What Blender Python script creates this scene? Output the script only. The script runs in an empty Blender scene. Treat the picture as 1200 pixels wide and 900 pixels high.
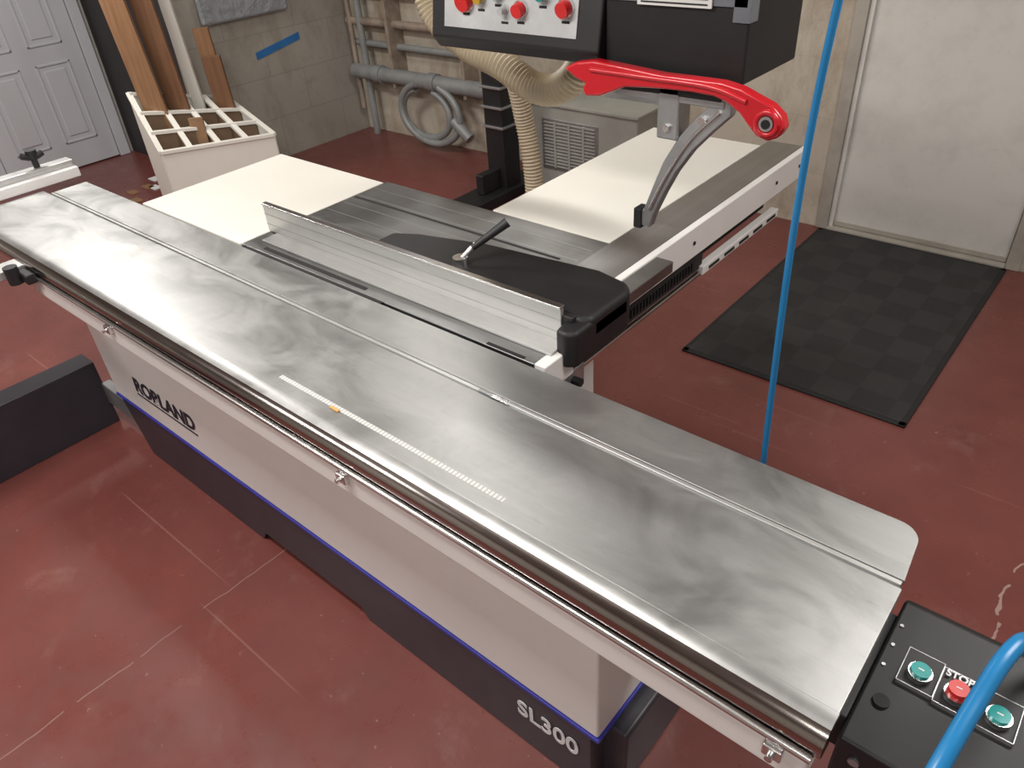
import bpy, bmesh, math, random
from mathutils import Matrix, Vector
random.seed(3)
S=bpy.context.scene
S.view_settings.view_transform='Standard'
# ---------------------------------------------------------------- materials
def newmat(name):
    m=bpy.data.materials.new(name);m.use_nodes=True
    nt=m.node_tree;b=nt.nodes['Principled BSDF']
    return m,nt,b
def coords(nt,scale=(1,1,1),rot=(0,0,0)):
    mp=nt.nodes.new('ShaderNodeMapping')
    g=nt.nodes.new('ShaderNodeNewGeometry')
    nt.links.new(g.outputs['Position'],mp.inputs['Vector'])
    mp.inputs['Scale'].default_value=scale;mp.inputs['Rotation'].default_value=rot
    return mp.outputs[0]
def noise(nt,vec,scale,detail=4,rough=.6,dist=0):
    n=nt.nodes.new('ShaderNodeTexNoise');n.inputs['Scale'].default_value=scale;n.inputs['Detail'].default_value=detail;n.inputs['Roughness'].default_value=rough;n.inputs['Distortion'].default_value=dist
    nt.links.new(vec,n.inputs['Vector']);return n.outputs['Fac']
def ramp(nt,fac,stops):
    r=nt.nodes.new('ShaderNodeValToRGB');e=r.color_ramp.elements
    while len(e)<len(stops): e.new(.5)
    for i,(p,c) in enumerate(stops):
        e[i].position=p;e[i].color=(c if len(c)==4 else (*c,1)) if isinstance(c,tuple) else (c,c,c,1)
    nt.links.new(fac,r.inputs[0]);return r.outputs[0]
def mix(nt,fac,a,b,mode='MIX'):
    m=nt.nodes.new('ShaderNodeMix');m.data_type='RGBA';m.blend_type=mode
    for s,v in ((m.inputs[0],fac),(m.inputs[6],a),(m.inputs[7],b)):
        if isinstance(v,(int,float)): s.default_value=v
        elif isinstance(v,tuple): s.default_value=(*v,1) if len(v)==3 else v
        else: nt.links.new(v,s)
    return m.outputs[2]
def mth(nt,op,a,b=None):
    n=nt.nodes.new('ShaderNodeMath');n.operation=op
    for i,v in enumerate((a,b)):
        if v is None: continue
        if isinstance(v,(int,float)): n.inputs[i].default_value=v
        else: nt.links.new(v,n.inputs[i])
    return n.outputs[0]
def bump(nt,b,h,strength=.2,dist=.01):
    n=nt.nodes.new('ShaderNodeBump');n.inputs['Strength'].default_value=strength;n.inputs['Distance'].default_value=dist
    nt.links.new(h,n.inputs['Height']);nt.links.new(n.outputs[0],b.inputs['Normal'])
def simple(name,col,rough=.5,metal=0,var=.12,scale=9,coat=0):
    m,nt,b=newmat(name);v=coords(nt)
    n=noise(nt,v,scale)
    c2=tuple(max(0,x*(1-var)) for x in col);c1=tuple(min(1,x*(1+var)) for x in col)
    nt.links.new(ramp(nt,n,[(.35,c2),(.65,c1)]),b.inputs['Base Color'])
    b.inputs['Roughness'].default_value=rough;b.inputs['Metallic'].default_value=metal
    b.inputs['Coat Weight'].default_value=coat
    return m
def brushed(name,col,rough=.3,streak=.25,smudge=.2,metal=1.0,axis='X',rv=.06):
    m,nt,b=newmat(name)
    st=(.7,60,60) if axis=='X' else (60,.7,60)
    v=coords(nt,st);s=noise(nt,v,2.0,4,.7)
    v1=coords(nt,(.25,16,16) if axis=='X' else (16,.25,16));s1=noise(nt,v1,1.0,2,.5)
    v3=coords(nt,(1,1.6,1));sm=noise(nt,v3,3.6,9,.68,.9)
    v4=coords(nt,(3,9,3),(0,0,.3));sp=noise(nt,v4,4,5,.7)
    a=mix(nt,1.0,ramp(nt,s,[(.3,1-streak),(.7,1.0)]),ramp(nt,sm,[(.38,1-smudge),(.58,1.0)]),'MULTIPLY')
    a=mix(nt,1.0,a,ramp(nt,s1,[(.35,1-streak),(.65,1.0)]),'MULTIPLY')
    a=mix(nt,1.0,a,ramp(nt,sp,[(.60,1.0),(.76,1-smudge)]),'MULTIPLY')
    c=mix(nt,1.0,a,col,'MULTIPLY')
    nt.links.new(c,b.inputs['Base Color'])
    mr=nt.nodes.new('ShaderNodeMapRange');mr.inputs[1].default_value=.35;mr.inputs[2].default_value=.65
    mr.inputs[3].default_value=max(.03,rough-rv/2);mr.inputs[4].default_value=rough+rv
    nt.links.new(sm,mr.inputs[0]);nt.links.new(mr.outputs[0],b.inputs['Roughness'])
    b.inputs['Metallic'].default_value=metal
    bump(nt,b,s,.04,.001)
    return m
M_alu=brushed('aluminium_table',(.50,.505,.50),.40,.06,.17,metal=.94,rv=.08)
M_alu2=brushed('aluminium_fence',(.62,.62,.61),.38,.10,.08,metal=.75)
M_aluY=brushed('aluminium_rail',(.50,.50,.50),.38,.10,.06,axis='Y')
M_iron=brushed('cast_iron',(.38,.38,.38),.38,.12,.12,axis='X')
M_chrome=brushed('polished_steel',(.46,.425,.40),.15,.1,.05,rv=.02)
M_bright=simple('bright_steel',(.75,.75,.75),.25,1)
M_greymetal=simple('cast_grey_metal',(.42,.43,.44),.38,.8)
M_white=simple('white_enamel',(.74,.725,.71),.38,0,.03,3,.1)
M_white2=simple('white_laminate',(.73,.71,.65),.45,0,.02,3)
M_navy=simple('navy_black_enamel',(.034,.032,.042),.40,0,.1)
M_blue=simple('blue_stripe',(.03,.035,.30),.4)
M_black=simple('black_plastic',(.011,.011,.012),.52,0,.2)
M_boxblk=simple('black_housing_paint',(.009,.009,.010),.5,0,.2)
M_blackm=simple('black_matt',(.012,.012,.013),.7)
M_red=simple('red_plastic',(.56,.010,.02),.28,0,.05,3,.4)
M_redb=simple('red_button',(.58,.02,.02),.3)
M_teal=simple('green_button',(0,.25,.24),.3)
M_yel=simple('yellow_button',(.50,.30,.02),.35)
M_hose=simple('cream_hose',(.50,.42,.30),.5,0,.08)
M_bluehose=simple('blue_air_line',(.015,.19,.44),.32,0,.06)
M_panelw=simple('panel_face',(.46,.47,.48),.45)
M_pipe=simple('grey_pipe',(.28,.29,.29),.5,.2)
M_pipe2=simple('rusty_pipe',(.33,.27,.22),.6,.3,.25)
M_heater=simple('beige_grey_metal',(.34,.34,.31),.5,0,.05)
M_dark=simple('dark_void',(.01,.01,.01),.8)
M_tape=simple('duct_tape',(.20,.22,.25),.35,.4)
M_paper=simple('paper',(.70,.70,.69),.6,0,.02)
M_bt=simple('blue_tape',(.03,.17,.45),.5)
M_navytxt=simple('lettering_dark',(.018,.02,.035),.5)
M_wtxt=simple('lettering_white',(.70,.70,.71),.5)
M_orange=simple('orange_bit',(.50,.30,.10),.6)
def doorm(name,col,dirt=.1):
    m,nt,b=newmat(name);v=coords(nt,(1,1,1));n=noise(nt,v,3.5,8,.72);n2=noise(nt,v,40,3,.6)
    c=ramp(nt,n,[(.3,tuple(x*(1-dirt) for x in col)),(.55,col)])
    c=mix(nt,ramp(nt,n2,[(.66,0.0),(.74,dirt)]),c,(.2,.17,.13))
    nt.links.new(c,b.inputs['Base Color']);b.inputs['Roughness'].default_value=.45
    return m
M_door=doorm('door_paint',(.50,.51,.54),.04)
M_door2=doorm('door_paint_scuffed',(.68,.665,.63),.14)
M_trim=doorm('trim_beige',(.42,.39,.34),.25)
def woodm(name,a,c):
    m,nt,b=newmat(name);v=coords(nt,(22,22,1.6));n=noise(nt,v,2,5,.6)
    nt.links.new(ramp(nt,n,[(.3,a),(.7,c)]),b.inputs['Base Color']);b.inputs['Roughness'].default_value=.55;return m
M_w1=woodm('wood_tan',(.21,.105,.048),(.30,.165,.085))
M_w2=woodm('wood_brown',(.13,.06,.028),(.20,.098,.048))
M_mdf=simple('mdf',(.26,.15,.08),.7)
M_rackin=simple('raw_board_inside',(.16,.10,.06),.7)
# floor
m,nt,b=newmat('red_painted_concrete')
v=coords(nt);n1=noise(nt,v,1.1,6,.65);n2=noise(nt,v,7,6,.7);n3=noise(nt,v,38,3,.6);n4=noise(nt,v,2.6,9,.78,.4)
c=ramp(nt,n1,[(.3,(.132,.037,.031)),(.7,(.205,.062,.052))])
c=mix(nt,ramp(nt,n2,[(.35,.0),(.8,.35)]),c,(.10,.030,.027))
c=mix(nt,ramp(nt,n4,[(.56,0.0),(.74,.35)]),c,(.30,.18,.16))
c=mix(nt,ramp(nt,n3,[(.69,0.0),(.75,.6)]),c,(.36,.24,.22))
for rz,sc in ((.5,(.5,30,1)),(-.9,(.4,24,1)),(1.35,(.6,34,1)),(.1,(.8,40,1))):
    vv=coords(nt,sc,(0,0,rz));w=noise(nt,vv,1.4,2,.4)
    c=mix(nt,ramp(nt,w,[(.735,0.0),(.765,.30)]),c,(.33,.19,.17))
g=nt.nodes.new('ShaderNodeNewGeometry');sp=nt.nodes.new('ShaderNodeSeparateXYZ');nt.links.new(g.outputs['Position'],sp.inputs[0])
wob=noise(nt,v,4,3,.6);brk=noise(nt,v,6,2,.5)
for cx_,amp,wd,st in ((-1.80,.05,.0022,.40),(.11,.16,.004,.8)):
    dd=mth(nt,'ABSOLUTE',mth(nt,'ADD',mth(nt,'SUBTRACT',sp.outputs[0],cx_),mth(nt,'MULTIPLY',mth(nt,'SUBTRACT',wob,.5),amp)))
    mk=mth(nt,'LESS_THAN',dd,wd)
    mk=mth(nt,'MULTIPLY',mk,mth(nt,'MULTIPLY',mth(nt,'GREATER_THAN',brk,.42),st))
    c=mix(nt,mk,c,(.36,.25,.22))
nt.links.new(c,b.inputs['Base Color'])
nt.links.new(ramp(nt,n2,[(.3,.24),(.75,.42)]),b.inputs['Roughness'])
bump(nt,b,n2,.12,.004)
M_floor=m
def blockwall(name,axis,base,dirt,dcol=(.22,.15,.09),mort=.8,stretch=(1,1,.45)):
    m,nt,b=newmat(name)
    g=nt.nodes.new('ShaderNodeNewGeometry');sp=nt.nodes.new('ShaderNodeSeparateXYZ');cb=nt.nodes.new('ShaderNodeCombineXYZ')
    nt.links.new(g.outputs['Position'],sp.inputs[0]);nt.links.new(sp.outputs[axis],cb.inputs[0]);nt.links.new(sp.outputs['Z'],cb.inputs[1])
    br=nt.nodes.new('ShaderNodeTexBrick');br.inputs['Scale'].default_value=1
    br.inputs['Brick Width'].default_value=.60;br.inputs['Row Height'].default_value=.30;br.inputs['Mortar Size'].default_value=.006;br.inputs['Mortar Smooth'].default_value=.8
    br.inputs['Color1'].default_value=(*base,1);br.inputs['Color2'].default_value=(*[x*.95 for x in base],1);br.inputs['Mortar'].default_value=(*[x*mort for x in base],1)
    nt.links.new(cb.outputs[0],br.inputs['Vector'])
    v=coords(nt,stretch);n=noise(nt,v,2.4,9,.74,.3);v2=coords(nt);n2=noise(nt,v2,9,7,.75)
    c=mix(nt,ramp(nt,n,[(.46,0.0),(.66,dirt)]),br.outputs['Color'],dcol)
    c=mix(nt,ramp(nt,n2,[(.55,0.0),(.70,dirt*.6)]),c,tuple(x*.5 for x in base))
    nt.links.new(c,b.inputs['Base Color']);b.inputs['Roughness'].default_value=.75
    bump(nt,b,br.outputs['Fac'],-.25,.008);return m
M_wallL=blockwall('block_wall_grey','Y',(.37,.35,.31),.6,(.20,.165,.125))
M_wallB=blockwall('block_wall_cream','X',(.53,.48,.40),.7,(.25,.17,.10),.9)
M_wallD=simple('dark_board',(.03,.028,.03),.6)
M_wallP=simple('plain_wall',(.42,.40,.37),.7)
M_ceil=simple('ceiling_paint',(.46,.45,.43),.8)
m,nt,b=newmat('rubber_mat')
v=coords(nt);ch=nt.nodes.new('ShaderNodeTexChecker');ch.inputs['Scale'].default_value=6.6
ch.inputs['Color1'].default_value=(.016,.016,.017,1);ch.inputs['Color2'].default_value=(.021,.021,.022,1);nt.links.new(v,ch.inputs['Vector'])
n=noise(nt,v,160,2,.5);n2=noise(nt,v,4,8,.75)
c=mix(nt,ramp(nt,n2,[(.5,0.0),(.8,.35)]),ch.outputs['Color'],(.07,.055,.05))
nt.links.new(c,b.inputs['Base Color']);nt.links.new(ramp(nt,ch.outputs['Fac'],[(0,.62),(1,.7)]),b.inputs['Roughness'])
bump(nt,b,n,.5,.003);M_mat=m
m,nt,b=newmat('clear_plastic');v=coords(nt);n=noise(nt,v,16,4,.6)
b.inputs['Base Color'].default_value=(.38,.41,.44,1);b.inputs['Alpha'].default_value=.7;b.inputs['Roughness'].default_value=.2
bump(nt,b,n,.8,.03);M_plastic=m
m,nt,b=newmat('ruler_scale');v=coords(nt,(1,1,1));w=nt.nodes.new('ShaderNodeTexWave');w.inputs['Scale'].default_value=32;w.bands_direction='X'
nt.links.new(v,w.inputs['Vector']);nt.links.new(ramp(nt,w.outputs['Fac'],[(.10,(.30,.30,.30)),(.25,(.56,.56,.54))]),b.inputs['Base Color']);b.inputs['Roughness'].default_value=.4;M_ruler=m

# ---------------------------------------------------------------- geometry helpers
def link(ob,parent=None):
    bpy.context.collection.objects.link(ob)
    if parent: ob.parent=parent
    return ob
def empty(name,loc=(0,0,0)):
    e=bpy.data.objects.new(name,None);e.empty_display_size=.1;bpy.context.collection.objects.link(e);return e
def frombm(name,bm,mat,parent=None,smooth=False,bevel=0,seg=2):
    bmesh.ops.recalc_face_normals(bm,faces=bm.faces)
    me=bpy.data.meshes.new(name);bm.to_mesh(me);bm.free()
    me.materials.append(mat);ob=bpy.data.objects.new(name,me);link(ob,parent)
    if bevel:
        md=ob.modifiers.new('bev','BEVEL');md.width=bevel;md.segments=seg;md.limit_method='ANGLE';md.angle_limit=.6
        for p in me.polygons:p.use_smooth=True
        md.harden_normals=True
    if smooth:
        for p in me.polygons:p.use_smooth=True
        if not bevel:
            try: me.set_sharp_from_angle(angle=.7)
            except Exception: pass
    return ob
def hexa(name,bot,top,mat,parent=None,bevel=.002,seg=2):
    bm=bmesh.new();v=[bm.verts.new(p) for p in list(bot)+list(top)]
    for f in ((0,1,2,3),(4,5,6,7),(0,1,5,4),(1,2,6,5),(2,3,7,6),(3,0,4,7)): bm.faces.new([v[i] for i in f])
    return frombm(name,bm,mat,parent,bevel=bevel,seg=seg)
def box(name,x0,x1,y0,y1,z0,z1,mat,parent=None,bevel=.003,seg=2):
    return hexa(name,[(x0,y0,z0),(x1,y0,z0),(x1,y1,z0),(x0,y1,z0)],[(x0,y0,z1),(x1,y0,z1),(x1,y1,z1),(x0,y1,z1)],mat,parent,bevel,seg)
def extrude(name,prof,axis,a,b_,mat,parent=None,bevel=0,smooth=False,seg=2):
    bm=bmesh.new()
    def P(p,t): return {'X':(t,p[0],p[1]),'Y':(p[0],t,p[1]),'Z':(p[0],p[1],t)}[axis]
    A=[bm.verts.new(P(p,a)) for p in prof];B=[bm.verts.new(P(p,b_)) for p in prof]
    bm.faces.new(A);bm.faces.new(B)
    n=len(prof)
    for i in range(n): bm.faces.new((A[i],A[(i+1)%n],B[(i+1)%n],B[i]))
    return frombm(name,bm,mat,parent,bevel=bevel,smooth=smooth,seg=seg)
def catmull(pts,n=12):
    P=[Vector(p) for p in pts];P=[2*P[0]-P[1]]+P+[2*P[-1]-P[-2]];o=[]
    for i in range(1,len(P)-2):
        for k in range(n):
            t=k/n;a,b_,c,d=P[i-1],P[i],P[i+1],P[i+2]
            o.append(.5*((2*b_)+(-a+c)*t+(2*a-5*b_+4*c-d)*t*t+(-a+3*b_-3*c+d)*t**3))
    o.append(P[-2]);return o
def tube(name,pts,r,mat,parent=None,sm=True,segs=16,rib=0,ribp=.014,n=12,rads=None):
    path=catmull(pts,n) if sm else [Vector(p) for p in pts]
    if rib:
        L=[0]
        for i in range(1,len(path)): L.append(L[-1]+(path[i]-path[i-1]).length)
        k=int(L[-1]/(ribp/4));q=[];j=0
        for i in range(k+1):
            s=L[-1]*i/k
            while j<len(L)-2 and L[j+1]<s:j+=1
            t=(s-L[j])/max(1e-6,L[j+1]-L[j]);q.append(path[j].lerp(path[j+1],min(1,t)))
        path=q
    bm=bmesh.new();up=None;rings=[]
    for i,p in enumerate(path):
        t=(path[min(i+1,len(path)-1)]-path[max(i-1,0)]).normalized()
        if up is None:
            up=Vector((0,0,1)) if abs(t.z)<.9 else Vector((1,0,0))
        up=(up-t*up.dot(t)).normalized();s=t.cross(up)
        rr=r if rads is None else rads[0]+(rads[1]-rads[0])*i/(len(path)-1)
        if rib: rr=r+rib*math.sin(i*math.pi/2)
        rings.append([bm.verts.new(p+(up*math.cos(a)+s*math.sin(a))*rr) for a in [2*math.pi*j/segs for j in range(segs)]])
    for A,B in zip(rings,rings[1:]):
        for j in range(segs): bm.faces.new((A[j],A[(j+1)%segs],B[(j+1)%segs],B[j]))
    bm.faces.new(rings[0]);bm.faces.new(rings[-1])
    return frombm(name,bm,mat,parent,smooth=True)
def cyl(name,a,b_,r,mat,parent=None,r2=None,segs=24):
    return tube(name,[a,b_],r,mat,parent,sm=False,segs=segs,rads=(r,r if r2 is None else r2))
def text(name,body,loc,size,mat,parent,rot=(math.pi/2,0,0),off=.003,shear=0,sx=1):
    c=bpy.data.curves.new(name,'FONT');c.body=body;c.size=size;c.extrude=.0008;c.offset=off;c.shear=shear;c.materials.append(mat)
    o=bpy.data.objects.new(name,c);o.location=loc;o.rotation_euler=rot;o.scale=(sx,1,1);return link(o,parent)

# ---------------------------------------------------------------- room
XW=-5.25;YW=4.15;XD=-6.6;YR=2.68;XE=2.6;YF=-2.6;ZC=2.75
box('floor',XD-.1,XE+.1,YF-.1,YW+.1,-.1,0,M_floor,bevel=0)
box('wall_back_left',XW,-1.36,YW,YW+.12,0,ZC,M_wallB,bevel=0)
box('wall_back_right',-.33,XE,YW,YW+.12,0,ZC,M_wallB,bevel=0)
box('wall_back_header',-1.36,-.33,YW,YW+.12,2.1,ZC,M_wallB,bevel=0)
box('wall_left_block',XW-.12,XW,YR,YW+.12,0,ZC,M_wallL,bevel=0)
box('wall_recess',XD,XW-.12,YR,YR+.12,0,ZC,M_wallD,bevel=0)
box('wall_left',XD-.12,XD,YF,YR+.12,0,ZC,M_wallP,bevel=0)
box('wall_front',XD,XE,YF-.12,YF,0,ZC,M_wallP,bevel=0)
box('wall_right',XE,XE+.12,YF-.12,YW+.12,0,ZC,M_wallP,bevel=0)
box('ceiling',XD-.1,XE+.1,YF-.1,YW+.1,ZC,ZC+.1,M_ceil,bevel=0)
d=empty('door_2')
box('leaf',-1.29,-.40,YW+.02,YW+.06,.02,2.04,M_door2,d)
box('jamb_left',-1.36,-1.295,YW-.015,YW+.10,0,2.1,M_trim,d,.004)
box('jamb_right',-.395,-.33,YW-.015,YW+.10,0,2.1,M_trim,d,.004)
box('jamb_head',-1.295,-.395,YW-.015,YW+.10,2.045,2.1,M_trim,d)
box('stop_left',-1.295,-1.27,YW+.0,YW+.02,0,2.04,M_door2,d)
box('threshold',-1.295,-.395,YW-.03,YW+.10,0,.02,M_trim,d)
box('weatherstrip',-1.29,-.40,YW+.012,YW+.02,.022,.05,M_trim,d)
d=empty('door_1')
y0,y1=1.70,2.55;x=XD
box('leaf',x+.005,x+.03,y0,y1,.01,2.03,M_door,d)
st=.115;mid=(y0+y1)/2
zs=[(.20,.78),(.90,1.55),(1.67,1.90)]
for k,(za,zb) in enumerate(zs):
    for j,(ya,yb) in enumerate(((y0+st,mid-.055),(mid+.055,y1-st))):
        for nm,(a,b2,c2,d2) in dict(l=(ya,ya+.018,za,zb),r=(yb-.018,yb,za,zb),b=(ya,yb,za,za+.018),t=(ya,yb,zb-.018,zb)).items():
            box('moulding_%d_%d_%s'%(k,j,nm),x+.028,x+.038,a,b2,c2,d2,M_door,d,.005)
        box('field_%d_%d'%(k,j),x+.026,x+.037,ya+.05,yb-.05,za+.05,zb-.05,M_door,d,.008)
for ya,yb in ((y0-.09,y0-.005),(y1+.005,y1+.09)):
    box('casing_%.1f'%ya,x,x+.045,ya,yb,0,2.12,M_door,d,.006)
box('casing_top',x,x+.045,y0-.09,y1+.09,2.04,2.12,M_door,d,.006)
cyl('knob_stem',(x+.03,y0+.06,.98),(x+.08,y0+.06,.98),.012,M_bright,d);cyl('knob',(x+.08,y0+.06,.98),(x+.11,y0+.06,.98),.028,M_bright,d)
mat=empty('floor_mat')
box('mat_body',-1.31,-.40,2.60,4.10,0.0,.012,M_mat,mat,.004)
for nm,a in dict(e1=(-1.33,-1.30,2.575,4.12),e2=(-.41,-.38,2.575,4.12),e3=(-1.33,-.38,2.575,2.605),e4=(-1.33,-.38,4.095,4.12)).items():
    box('edge_'+nm,*a,0,.010,M_blackm,mat,.004)

# ---------------------------------------------------------------- panel saw
saw=empty('sliding_table_panel_saw')
TZ=.88
XL,XR=-3.35,-.075
extrude('sliding_plate',[(XL,.695),(XR,.695),(XR-.002,.962),(XL,.962)],'Z',TZ-.022,TZ,M_alu,saw,bevel=.0012)
pr=[(XL+.05,.982),(XR-.004,.982)]
cx,cy,r=XR-.012-.04,1.113-.04,.04
for i in range(9):
    a=i*math.pi/16;pr.append((cx+r*math.cos(a),cy+r*math.sin(a)))
pr+=[(XL+.05,1.113)]
extrude('rear_plate',pr,'Z',TZ-.012,TZ-.001,M_alu,saw,bevel=.0015)
box('slot_floor',XL+.05,XR-.006,.958,.986,TZ-.03,TZ-.008,M_greymetal,saw,0)
box('slot_ridge',XL+.05,XR-.006,.970,.980,TZ-.012,TZ-.001,M_alu2,saw,.002)
box('slot_insert',-1.0,-.96,.968,.976,TZ-.012,TZ+.001,M_greymetal,saw,.001)
box('slot_nut',-.96,-.91,.966,.978,TZ-.012,TZ+.001,M_bright,saw,.001)
box('carriage_body',XL+.06,XR-.03,.70,1.08,.745,TZ-.022,M_greymetal,saw,.003)
# front rounded polished profile
AF=math.pi*.19
pr=[(.6955,TZ)]
for i in range(1,7):
    a=i*AF/6;pr.append((.6955-.049*math.sin(a),TZ-.036+.036*math.cos(a)))
pa=pr[-1];pr+=[(pa[0]+.012,pa[1]-.006),(.6955,TZ-.010)]
extrude('front_bullnose',pr,'X',XL,XR,M_alu,saw,smooth=True)
pr=[]
for i in range(0,13):
    a=AF+i*(math.pi*.62-AF)/12;pr.append((.6955-.049*math.sin(a),TZ-.036+.036*math.cos(a)))
pr+=[(.655,.824),(.658,.812),(.69,.806),(.6955,TZ-.012)]
extrude('front_profile',pr,'X',XL,XR,M_chrome,saw,smooth=True)
cyl('guide_rod',(-2.79,.650,.812),(XR-.01,.650,.812),.0075,M_bright,saw)
box('rod_shadow_gap',-2.79,XR-.01,.665,.70,.795,.815,M_dark,saw,0)
box('track_beam',-2.79,XR-.012,.650,.80,.735,.801,M_white,saw,.006)
for i,xx in enumerate((-2.22,-1.13,-.15)):
    box('stop_bracket_%d'%i,xx,xx+.03,.636,.653,.778,.803,M_bright,saw,.003);cyl('stop_screw_%d'%i,(xx+.015,.626,.79),(xx+.015,.64,.79),.006,M_bright,saw)
box('ruler_strip',-1.43,-.72,.728,.740,TZ-.001,TZ+.0006,M_ruler,saw,0)
box('stop_chip',-1.23,-1.20,.722,.730,TZ,TZ+.004,M_orange,saw,.001)
YC=.743
box('cabinet',-2.76,-.51,YC,1.10,.262,.745,M_white,saw,.006)
box('cabinet_stripe',-2.765,-.505,YC-.004,1.10,.250,.262,M_blue,saw,.002)
box('cabinet_end_slot',-.512,-.507,.80,1.0,.50,.68,M_dark,saw,0)
pl=[(-2.66,0),(-1.90,0),(-1.87,.045),(-1.38,.045),(-1.35,0),(-.53,0),(-.53,.25),(-2.75,.25)]
extrude('plinth',pl,'Y',YC+.002,1.09,M_navy,saw,bevel=.003)
box('plinth_end_flange',-.56,-.47,.80,1.08,.0,.23,M_navy,saw,.01)
text('model_lettering','SL300',(-.75,YC-.0005,.128),.083,M_wtxt,saw,off=.0015,sx=.92)
text('brand_lettering','ROBLAND',(-2.53,YC-.0015,.372),.090,M_navytxt,saw,off=.0025,shear=.2,sx=.98)
box('brand_underline',-2.53,-2.12,YC-.002,YC,.352,.358,M_navytxt,saw,0)
cb=saw
extrude('end_box',[(.715,.70),(1.01,.70),(1.01,.815),(.99,.83),(.715,.80)],'X',-.070,.30,M_black,cb,bevel=.006)
box('end_box_mount',-.12,-.07,.75,.98,.72,.80,M_black,cb,.003)
def ez(y): return .80+(y-.715)/(.275)*.03
for i,(bx,by,mm) in enumerate(((-.010,.872,M_teal),(.042,.868,M_redb),(.098,.866,M_teal))):
    z=ez(by)
    for nm,a in dict(a=(bx-.026,bx-.025,by-.03,by+.04),b=(bx+.025,bx+.026,by-.03,by+.04),c=(bx-.026,bx+.026,by-.03,by-.029),d=(bx-.026,bx+.026,by+.039,by+.04)).items():
        box('btn_outline_%d%s'%(i,nm),*a,z-.003,z+.005,M_greymetal,cb,0)
    cyl('btn_ring_%d'%i,(bx,by,z),(bx,by,z+.010),.0175,M_bright,cb);cyl('btn_%d'%i,(bx,by,z+.008),(bx,by,z+.015 if mm!=M_redb else z+.022),.0142,mm,cb)
    box('btn_icon_%d'%i,bx-.004,bx+.004,by-.001,by+.001,z+.010,z+.0156 if mm!=M_redb else z+.0226,M_wtxt,cb,0)
text('stop_label','STOP',(.020,.893,ez(.893)+.004),.016,M_wtxt,cb,rot=(.11,0,0),off=.0004)
cyl('socket_a',(-.04,.80,ez(.8)-.003),(-.04,.80,ez(.8)+.004),.012,M_blackm,cb)
cyl('end_box_screw',(-.04,.711,.765),(-.04,.717,.765),.008,M_greymetal,cb)
for i,yy in enumerate((.86,.90,.94)): cyl('end_box_rivet_%d'%i,(-.058,yy,ez(yy)-.002),(-.058,yy,ez(yy)+.002),.003,M_greymetal,cb,segs=10)
# cast iron
box('cast_iron_table',-2.20,-.965,1.128,1.775,TZ-.04,TZ-.004,M_iron,saw,.003)
box('iron_front_apron',-.965,-.93,1.128,1.24,.80,TZ-.002,M_white,saw,.004)
box('iron_front_apron_low',-1.10,-.94,1.14,1.30,.74,.80,M_greymetal,saw,.006)
for i,(y2,zz) in enumerate(((1.17,.77),(1.21,.755),(1.25,.77))):
    cyl('apron_bolt_%d'%i,(-.94,y2,zz),(-.915,y2,zz),.012,M_blackm,saw,segs=6)
box('saw_body',-2.15,-1.22,1.12,1.74,.25,TZ-.04,M_white,saw,.005)
box('saw_body_base',-2.12,-1.25,1.09,1.70,0,.25,M_navy,saw,.005)
box('motor_bracket',-1.22,-1.02,1.16,1.28,.60,.76,M_blackm,saw,.01)
box('motor_bracket_plate',-1.02,-.99,1.20,1.34,.66,.78,M_white,saw,.004)
for i,(a,b2,ya,yb) in enumerate(((-2.18,-1.50,1.116,1.127),(-2.10,-1.60,1.145,1.158),(-1.12,-1.0,1.130,1.140))):
    box('blade_slot_%d'%i,a,b2,ya,yb,TZ-.02,TZ-.0025,M_dark,saw,0)
for i in range(5):
    y2=1.40+.075*i;box('iron_groove_%d'%i,-2.19,-1.20,y2,y2+.003,TZ-.01,TZ-.0035,M_greymetal,saw,0)
box('iron_miter_slot',-2.19,-1.25,1.60,1.612,TZ-.02,TZ-.0033,M_blackm,saw,0)
box('extension_table_left',-2.86,-2.205,1.125,1.76,TZ-.035,TZ-.004,M_white2,saw,.003)
box('extension_table_back',-1.67,-1.19,1.78,2.82,TZ-.035,TZ-.004,M_white2,saw,.003)
box('extension_support',-1.64,-1.22,1.80,2.79,TZ-.08,TZ-.035,M_white,saw,.003)
# rail
box('rail_top',-1.185,-1.045,1.20,2.88,TZ-.03,TZ,M_aluY,saw,.004)
box('rail_front',-1.045,-1.02,1.20,2.885,.778,TZ+.002,M_white,saw,.003)
box('rail_body',-1.18,-1.05,1.20,2.88,.78,TZ-.03,M_white,saw,.002)
box('rail_lower_dark',-1.10,-1.035,1.30,2.10,.70,.778,M_blackm,saw,.002)
box('rail_lower_back',-1.12,-1.08,2.0,2.66,.70,.778,M_blackm,saw,.002)
box('rail_lower_rod',-1.04,-1.025,1.30,2.10,.682,.695,M_bright,saw,.003)
box('rail_lower_strip',-1.05,-1.02,2.08,2.66,.680,.712,M_white,saw,.004)
for i in range(5): box('rail_lower_slot_%d'%i,-1.022,-1.017,2.12+i*.11,2.19+i*.11,.69,.70,M_dark,saw,0)
for i in range(30): box('rack_tooth_%d'%i,-1.037,-1.030,1.50+i*.018,1.506+i*.018,.715,.745,M_black,saw,0)
for i,(y2) in enumerate((1.65,2.0,2.6,2.8)): cyl('rail_bolt_%d'%i,(-1.022,y2,.83),(-1.016,y2,.83),.006,M_dark,saw)
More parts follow.
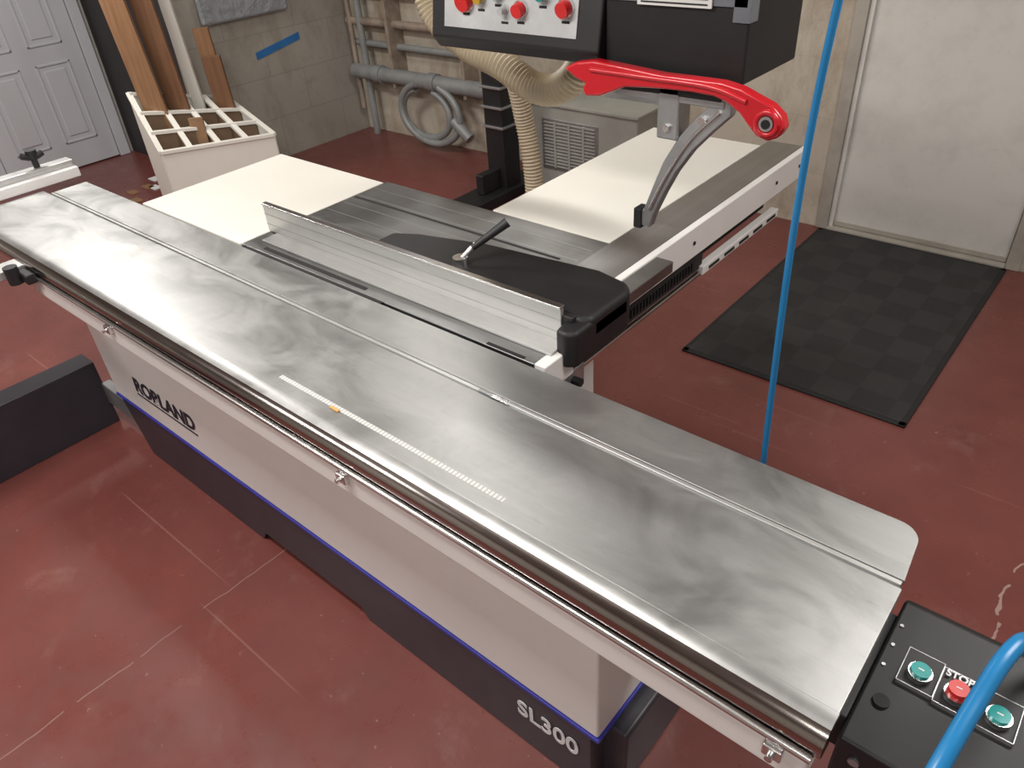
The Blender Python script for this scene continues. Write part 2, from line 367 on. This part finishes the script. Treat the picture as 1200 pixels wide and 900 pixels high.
# rip fence
box('fence_plate',-2.20,-.965,1.238,1.250,TZ,.977,M_alu2,saw,.002)
box('fence_cap',-2.20,-.965,1.234,1.254,.972,.979,M_bright,saw,.002)
box('fence_body',-2.0,-.98,1.250,1.285,TZ,.93,M_alu2,saw,.003)
for i,zz in enumerate((.905,.94)): box('fence_groove_%d'%i,-2.199,-.966,1.2372,1.240,zz,zz+.003,M_greymetal,saw,0)
box('fence_foot',-2.15,-.95,1.175,1.238,TZ-.003,TZ+.004,M_alu2,saw,.001)
box('fence_end_bracket',-.975,-.935,1.243,1.262,.86,.955,M_black,saw,.004)
hp=[(-1.70,1.262),(-1.66,1.252),(-.93,1.252),(-.900,1.275),(-.900,1.445),(-.93,1.480),(-1.03,1.50),(-1.40,1.46),(-1.62,1.40),(-1.70,1.36)]
extrude('fence_housing',hp,'Z',TZ,.952,M_black,saw,bevel=.018,seg=4)
hp=[(-1.014,1.262),(-.962,1.245),(-.955,1.20),(-.925,1.195),(-.900,1.215),(-.900,1.44),(-.93,1.470),(-1.014,1.485)]
extrude('fence_housing_nose',hp,'Z',.838,.940,M_black,saw,bevel=.012,seg=4)
cyl('lever_boss',(-1.37,1.315,.945),(-1.37,1.315,.972),.022,M_bright,saw)
cyl('lever_arm',(-1.37,1.315,.962),(-1.345,1.355,1.0),.008,M_bright,saw)
tube('lever_grip',[(-1.35,1.345,.992),(-1.31,1.40,1.03),(-1.29,1.43,1.05)],.012,M_black,saw,rads=(.009,.014))
# crosscut fence
box('crosscut_fence',-3.47,-3.37,-.6,1.13,TZ+.005,.925,M_white,saw,.004)
box('crosscut_fence_cap',-3.46,-3.40,-.6,1.13,.925,.950,M_alu2,saw,.004)
cyl('clamp_stud',(-3.43,1.0,.95),(-3.43,1.0,.99),.012,M_black,saw)
tube('clamp_wing',[(-3.43,.96,1.005),(-3.43,1.0,.99),(-3.43,1.04,1.0)],.013,M_black,saw)
cyl('clamp_top',(-3.43,1.0,.985),(-3.43,1.0,1.02),.016,M_black,saw,r2=.022)
box('outrigger_arm',-2.86,-2.78,.30,.66,.815,.845,M_alu2,saw,.004)
cyl('outrigger_knob',(-2.76,.60,.80),(-2.76,.60,.86),.022,M_black,saw)
box('outrigger_clamp',-2.80,-2.70,.615,.65,.80,.835,M_black,saw,.006)
box('outrigger_foot_beam',-3.10,-2.99,-.6,.77,0,.30,M_navy,saw,.004)
box('outrigger_bracket',-2.99,-2.76,.76,.80,.10,.20,M_greymetal,saw,.004)

# ---------------------------------------------------------------- overhead guard + column
og=empty('overhead_blade_guard')
extrude('control_housing',[(1.66,1.418),(1.86,1.418),(1.90,1.46),(1.90,1.80),(1.70,1.80),(1.635,1.45)],'X',-1.72,-1.135,M_boxblk,og,bevel=.008)
extrude('control_face',[(1.638,1.480),(1.645,1.480),(1.690,1.72),(1.681,1.72)],'X',-1.665,-1.205,M_panelw,og)
def fy(z): return 1.638+(z-1.480)*.1792
for i,(bx,bz,mm,rr) in enumerate(((-1.580,1.548,M_redb,.026),(-1.525,1.560,M_yel,.015),(-1.465,1.574,M_teal,.016),(-1.385,1.538,M_redb,.019),(-1.315,1.578,M_teal,.017),(-1.240,1.548,M_redb,.021),(-1.44,1.535,M_panelw,.010))):
    y=fy(bz)
    cyl('ctl_ring_%d'%i,(bx,y+.002,bz),(bx,y-.008,bz-.001),rr*1.15,M_bright,og);cyl('ctl_btn_%d'%i,(bx,y-.006,bz),(bx,y-.026,bz-.004),rr,mm,og,r2=rr*.9)
    box('ctl_label_%d'%i,bx-.012,bx+.012,fy(bz-.033)-.001,fy(bz-.033)+.003,bz-.036,bz-.030,M_dark,og,0)
box('guard_box',-1.135,-.763,1.665,1.95,1.41,1.85,M_boxblk,og,.006)
box('tape_band',-1.125,-.768,1.660,1.668,1.570,1.620,M_tape,og,.001)
box('tape_band_side',-.80,-.760,1.660,1.70,1.54,1.63,M_tape,og,.001)
box('paper_label',-1.04,-.85,1.655,1.661,1.565,1.70,M_paper,og,.0005)
for i in range(5): box('label_line_%d'%i,-1.03,-.86,1.6535,1.6555,1.571+i*.011,1.574+i*.011,M_blackm,og,0)
cyl('guard_arm',(-1.0,1.85,2.1),(-3.22,3.6,2.1),.06,M_black,og)
box('guard_drop',-1.10,-.90,1.75,1.93,1.85,2.18,M_black,og,.01)
cxx,cyy=-3.24,3.60
box('column',cxx-.075,cxx+.075,cyy-.075,cyy+.075,.06,2.2,M_black,og,.006)
box('column_foot',cxx-.11,cxx+.11,cyy-.42,cyy+.25,0,.07,M_black,og,.01)
box('column_gusset',cxx-.03,cxx+.03,cyy-.25,cyy-.07,.07,.20,M_black,og,.01)
for i in range(3): box('column_bracket_%d'%i,cxx-.085,cxx+.085,cyy-.09,cyy+.09,.45+i*.12,.465+i*.12,M_greymetal,og,.003)
yy=1.62
out=[(-.7525,-.2853),(-.7300,-.2745),(-.6957,-.2690),(-.64,-.2725),(-.5772,-.2770),(-.53,-.2770),(-.4839,-.2775),(-.455,-.2825),(-.4328,-.2909),(-.41,-.299),(-.394,-.3114),(-.388,-.326),(-.3956,-.3399),(-.41,-.3465),(-.4258,-.3421),(-.440,-.330),(-.4547,-.3150),(-.475,-.303),(-.4945,-.2975),(-.53,-.296),(-.5758,-.297),(-.61,-.299),(-.6414,-.302),(-.660,-.310),(-.685,-.320),(-.7118,-.3230),(-.718,-.312),(-.712,-.304),(-.73,-.298)]
prof=[(a*yy,1.88+c*yy) for a,c in out]
extrude('red_push_handle',prof,'Y',yy-.018,yy+.016,M_red,og,bevel=.007,seg=3)
hx,hz=-.4130*yy,1.88-.3225*yy
tube('handle_ring',[(hx+.024*math.cos(a),yy-.018,hz+.024*math.sin(a)) for a in [2*math.pi*i/24 for i in range(25)]],.007,M_red,og,sm=False,segs=10)
cyl('handle_ring_bushing',(hx,yy-.024,hz),(hx,yy+.02,hz),.016,M_greymetal,og);cyl('handle_ring_hole',(hx,yy-.026,hz),(hx,yy-.02,hz),.010,M_dark,og)
tube('handle_rib',[(-.70*yy,yy-.019,1.88-.282*yy),(-.60*yy,yy-.02,1.88-.283*yy),(-.50*yy,yy-.02,1.88-.285*yy),(-.445*yy,yy-.019,1.88-.298*yy)],.006,M_red,og)
box('handle_mount',-1.10,-.80,1.64,1.72,1.375,1.412,M_black,og,.004)
box('guard_bar',-1.09,-.79,1.642,1.70,1.360,1.378,M_greymetal,og,.004)
box('arm_block',-.965,-.905,1.64,1.70,1.27,1.40,M_greymetal,og,.006)
ap=[(-.77,1.385),(-.80,1.39),(-.86,1.335),(-.905,1.28),(-.945,1.21),(-.972,1.14),(-.995,1.075),(-1.015,1.065),(-1.018,1.03),(-.975,1.025),(-.965,1.06),(-.935,1.13),(-.905,1.19),(-.865,1.25),(-.82,1.30),(-.775,1.345)]
extrude('cast_arm',ap,'Y',1.645,1.675,M_greymetal,og,bevel=.005,seg=2)
box('arm_tip',-1.022,-.998,1.64,1.68,1.02,1.075,M_blackm,og,.003)
tube('arm_web',[(-.80,1.643,1.355),(-.87,1.643,1.28),(-.93,1.643,1.18),(-.975,1.643,1.08)],.005,M_bright,og)
for i,(a,c) in enumerate(((-.935,1.30),(-.84,1.33))): cyl('arm_bolt_%d'%i,(a,1.632,c),(a,1.65,c),.010,M_bright,og,segs=6)
box('guard_link',-1.16,-.95,1.70,1.74,1.33,1.37,M_greymetal,og,.004)
dh=empty('dust_extraction_hose')
tube('hose_loop',[(-2.10,2.02,1.95),(-2.13,2.02,1.60),(-2.10,2.02,1.43),(-1.96,2.02,1.335),(-1.80,2.02,1.285),(-1.66,2.02,1.225),(-1.55,2.02,1.235),(-1.46,2.02,1.32),(-1.42,2.02,1.47)],.048,M_hose,dh,rib=.0035,ribp=.016,segs=24)
tube('hose_drop',[(-2.84,3.42,0.0),(-2.85,3.42,.30),(-2.90,3.42,.60),(-2.88,3.30,.95),(-2.66,2.85,1.35),(-2.40,2.4,1.75),(-2.2,2.1,1.95)],.055,M_hose,dh,rib=.004,ribp=.02,segs=24)

# ---------------------------------------------------------------- rest of room
h=empty('vented_metal_heater')
box('case',-3.16,-2.35,3.78,4.10,0.03,.57,M_heater,h,.012)
box('case_top_lip',-3.17,-2.34,3.77,4.11,.555,.575,M_heater,h,.004)
box('grille_frame',-3.05,-2.62,3.772,3.782,.16,.48,M_greymetal,h,.003)
for i in range(14): box('louver_%d'%i,-3.03,-2.64,3.765,3.776,.18+i*.021,.188+i*.021,M_heater,h,.001)
for i in range(3): box('louver_mullion_%d'%i,-2.95+i*.11,-2.935+i*.11,3.762,3.774,.175,.465,M_heater,h,0)
box('case_base',-3.12,-2.39,3.80,4.08,0,.03,M_dark,h,0)
p=empty('wall_pipes')
cyl('pipe_main',(-5.15,4.02,.50),(-3.45,4.02,.50),.055,M_pipe,p)
cyl('pipe_upper',(-5.2,4.07,.86),(-3.6,4.07,.86),.030,M_pipe2,p)
cyl('pipe_mid',(-5.2,4.09,.70),(-3.9,4.09,.70),.025,M_pipe,p)
cyl('pipe_top',(-5.2,4.09,1.05),(-3.5,4.09,1.05),.018,M_pipe2,p)
cyl('pipe_riser',(-5.05,4.06,0),(-5.05,4.06,2.6),.028,M_pipe,p)
cyl('pipe_riser_b',(-5.16,4.05,.2),(-5.16,4.05,2.6),.02,M_pipe2,p)
for i,xx in enumerate((-4.9,-4.3,-3.7)): cyl('coupling_%d'%i,(xx,4.02,.50),(xx+.08,4.02,.50),.066,M_pipe,p)
for i,xx in enumerate((-4.7,-3.95)): box('clamp_%d'%i,xx,xx+.03,4.0,YW,.42,1.1,M_pipe2,p,.003)
for j,(rr,cx,cz) in enumerate(((.27,-4.30,.28),(.22,-4.36,.27))):
    tube('conduit_coil_%d'%j,[(cx+rr*1.15*math.cos(a),3.98+.02*j,cz+rr*.82*math.sin(a)) for a in [math.pi*(.62+1.75*i/14) for i in range(15)]],.026,M_pipe,p,n=5)
cyl('conduit_stub',(-4.05,3.98,.26),(-3.9,3.98,.15),.04,M_pipe,p)
# rack
rk=empty('lumber_cutoff_rack')
A=Vector((-4.97,2.11,.80));B=Vector((-4.97,2.74,.63));C=Vector((-4.42,2.70,.47));D=Vector((-4.70,2.07,.49))
def bl(u,v): return (A.lerp(B,u)).lerp(D.lerp(C,u),v)
def fl(p,z=0): return Vector((p.x,p.y,z))
def wallp(name,p,q,th=.034,cap=True):
    dvec=(fl(q)-fl(p)).normalized();n=Vector((-dvec.y,dvec.x,0))*th/2
    dn=Vector((0,0,.02))
    hexa(name+'_cap',[p-n-dn,q-n-dn,q+n-dn,p+n-dn],[p-n,q-n,q+n,p+n],M_white2,rk,.001)
    n2=n*.5
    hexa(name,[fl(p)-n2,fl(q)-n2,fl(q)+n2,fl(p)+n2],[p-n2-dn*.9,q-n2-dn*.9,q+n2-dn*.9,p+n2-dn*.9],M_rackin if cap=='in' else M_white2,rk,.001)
nu,nv=4,3
for i in range(nu+1):
    u=i/nu;wallp('divider_x_%d'%i,bl(u,0),bl(u,1),cap=True if i in(0,nu) else 'in')
for j in range(nv+1):
    v=j/nv
    for i in range(nu): wallp('divider_y_%d_%d'%(j,i),bl(i/nu,v),bl((i+1)/nu,v),cap=True if j in(0,nv) else 'in')
def inset(p,z):
    c0=(A+B+C+D)/4;q=p.lerp(c0,.04);return Vector((q.x,q.y,z))
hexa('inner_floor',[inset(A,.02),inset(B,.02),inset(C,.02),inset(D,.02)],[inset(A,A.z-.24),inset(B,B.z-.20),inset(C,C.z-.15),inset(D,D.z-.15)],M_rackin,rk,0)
def board(name,p,lean,w,t,h,mat,rz):
    bm=bmesh.new();bmesh.ops.create_cube(bm,size=1)
    bmesh.ops.scale(bm,vec=(w,t,h),verts=bm.verts);bmesh.ops.translate(bm,vec=(0,0,h/2),verts=bm.verts)
    ob=frombm(name,bm,mat,rk,bevel=.002);ob.location=p;ob.rotation_euler=(lean[0],lean[1],rz);return ob
board('board_tan',(-4.88,2.22,.42),(0,-.07,0),.14,.03,1.3,M_w1,.75)
board('board_brown',(-4.88,2.37,.40),(0,-.05,0),.13,.03,1.3,M_w2,.75)
board('board_white',(-4.93,2.53,.38),(0,-.04,0),.07,.03,1.2,M_white2,.75)
board('board_short',(-4.84,2.66,.35),(0,-.03,0),.12,.03,.56,M_w2,.75)
board('board_short_b',(-4.90,2.68,.35),(0,-.03,0),.10,.03,.72,M_w1,.75)
board('board_small',(-4.70,2.35,.30),(0,.0,0),.09,.02,.32,M_mdf,.75)
pb=empty('plastic_wrap_hanging')
box('wrap',XW+.01,XW+.05,2.85,3.55,1.02,1.5,M_plastic,pb,.02)
tp=empty('blue_tape_strip')
hexa('tape',[(XW+.001,3.22,.73),(XW+.001,3.62,.80),(XW+.004,3.62,.80),(XW+.004,3.22,.73)],[(XW+.001,3.22,.78),(XW+.001,3.62,.85),(XW+.004,3.62,.85),(XW+.004,3.22,.78)],M_bt,tp,0)
ps=empty('floor_debris')
for i in range(6):
    xx=-5.55+random.uniform(-.25,.25);y2=2.25+random.uniform(-.2,.2)
    box('scrap_%d'%i,xx,xx+.10,y2,y2+.06,0,.006,M_paper if i%2 else M_w1,ps,0)
bh=empty('air_hose')
tube('hanging_line',[(-.46,1.52,2.72),(-.50,1.51,2.0),(-.535,1.50,1.4),(-.525,1.50,.8),(-.50,1.52,.25),(-.44,1.56,.04),(-.2,1.62,.02),(.2,1.5,.02)],.0078,M_bluehose,bh)
bf=empty('air_hose')
tube('near_line',[(.12,.38,.013),(.07,.42,.4),(.036,.53,.80),(.047,.655,.915),(.061,.78,.950),(.072,.850,.966),(.088,.90,.955),(.12,.96,.87),(.26,1.10,.55),(.37,1.15,.2),(.4,1.3,.013)],.0118,M_bluehose,bf)

# ---------------------------------------------------------------- lights
def fixture(i,x,y,L,pw,rz=0):
    e=empty('ceiling_light' if i==0 else 'ceiling_light.%03d'%i)
    box('housing',x-L/2,x+L/2,y-.16,y+.16,ZC-.07,ZC-.001,M_white2,e,.005)
    l=bpy.data.lights.new('tube','AREA');l.shape='RECTANGLE';l.size=L;l.size_y=.28;l.energy=pw;l.color=(1,.965,.915)
    o=bpy.data.objects.new('tube_light',l);o.location=(x,y,ZC-.08);link(o,e)
fixture(0,-4.6,1.4,1.2,50);fixture(1,-2.4,2.6,1.2,32);fixture(2,-1.6,.2,1.2,50);fixture(3,.6,2.0,1.2,43);fixture(4,-3.6,-1.2,1.2,52);fixture(5,.4,-1.0,1.2,34)
w=bpy.data.worlds.new('world');S.world=w;w.use_nodes=True
w.node_tree.nodes['Background'].inputs[0].default_value=(.9,.93,1,1);w.node_tree.nodes['Background'].inputs[1].default_value=.4
c=bpy.data.cameras.new('camera');c.sensor_width=36;c.lens=26.42;c.clip_start=.05
co=bpy.data.objects.new('camera',c);bpy.context.collection.objects.link(co)
Mr=Matrix.Rotation(.7450672,4,'Z')@Matrix.Rotation(math.pi/2-.6190385,4,'X')@Matrix.Rotation(-.0766488,4,'Z')
co.matrix_world=Matrix.Translation((0,0,1.88))@Mr
S.camera=co
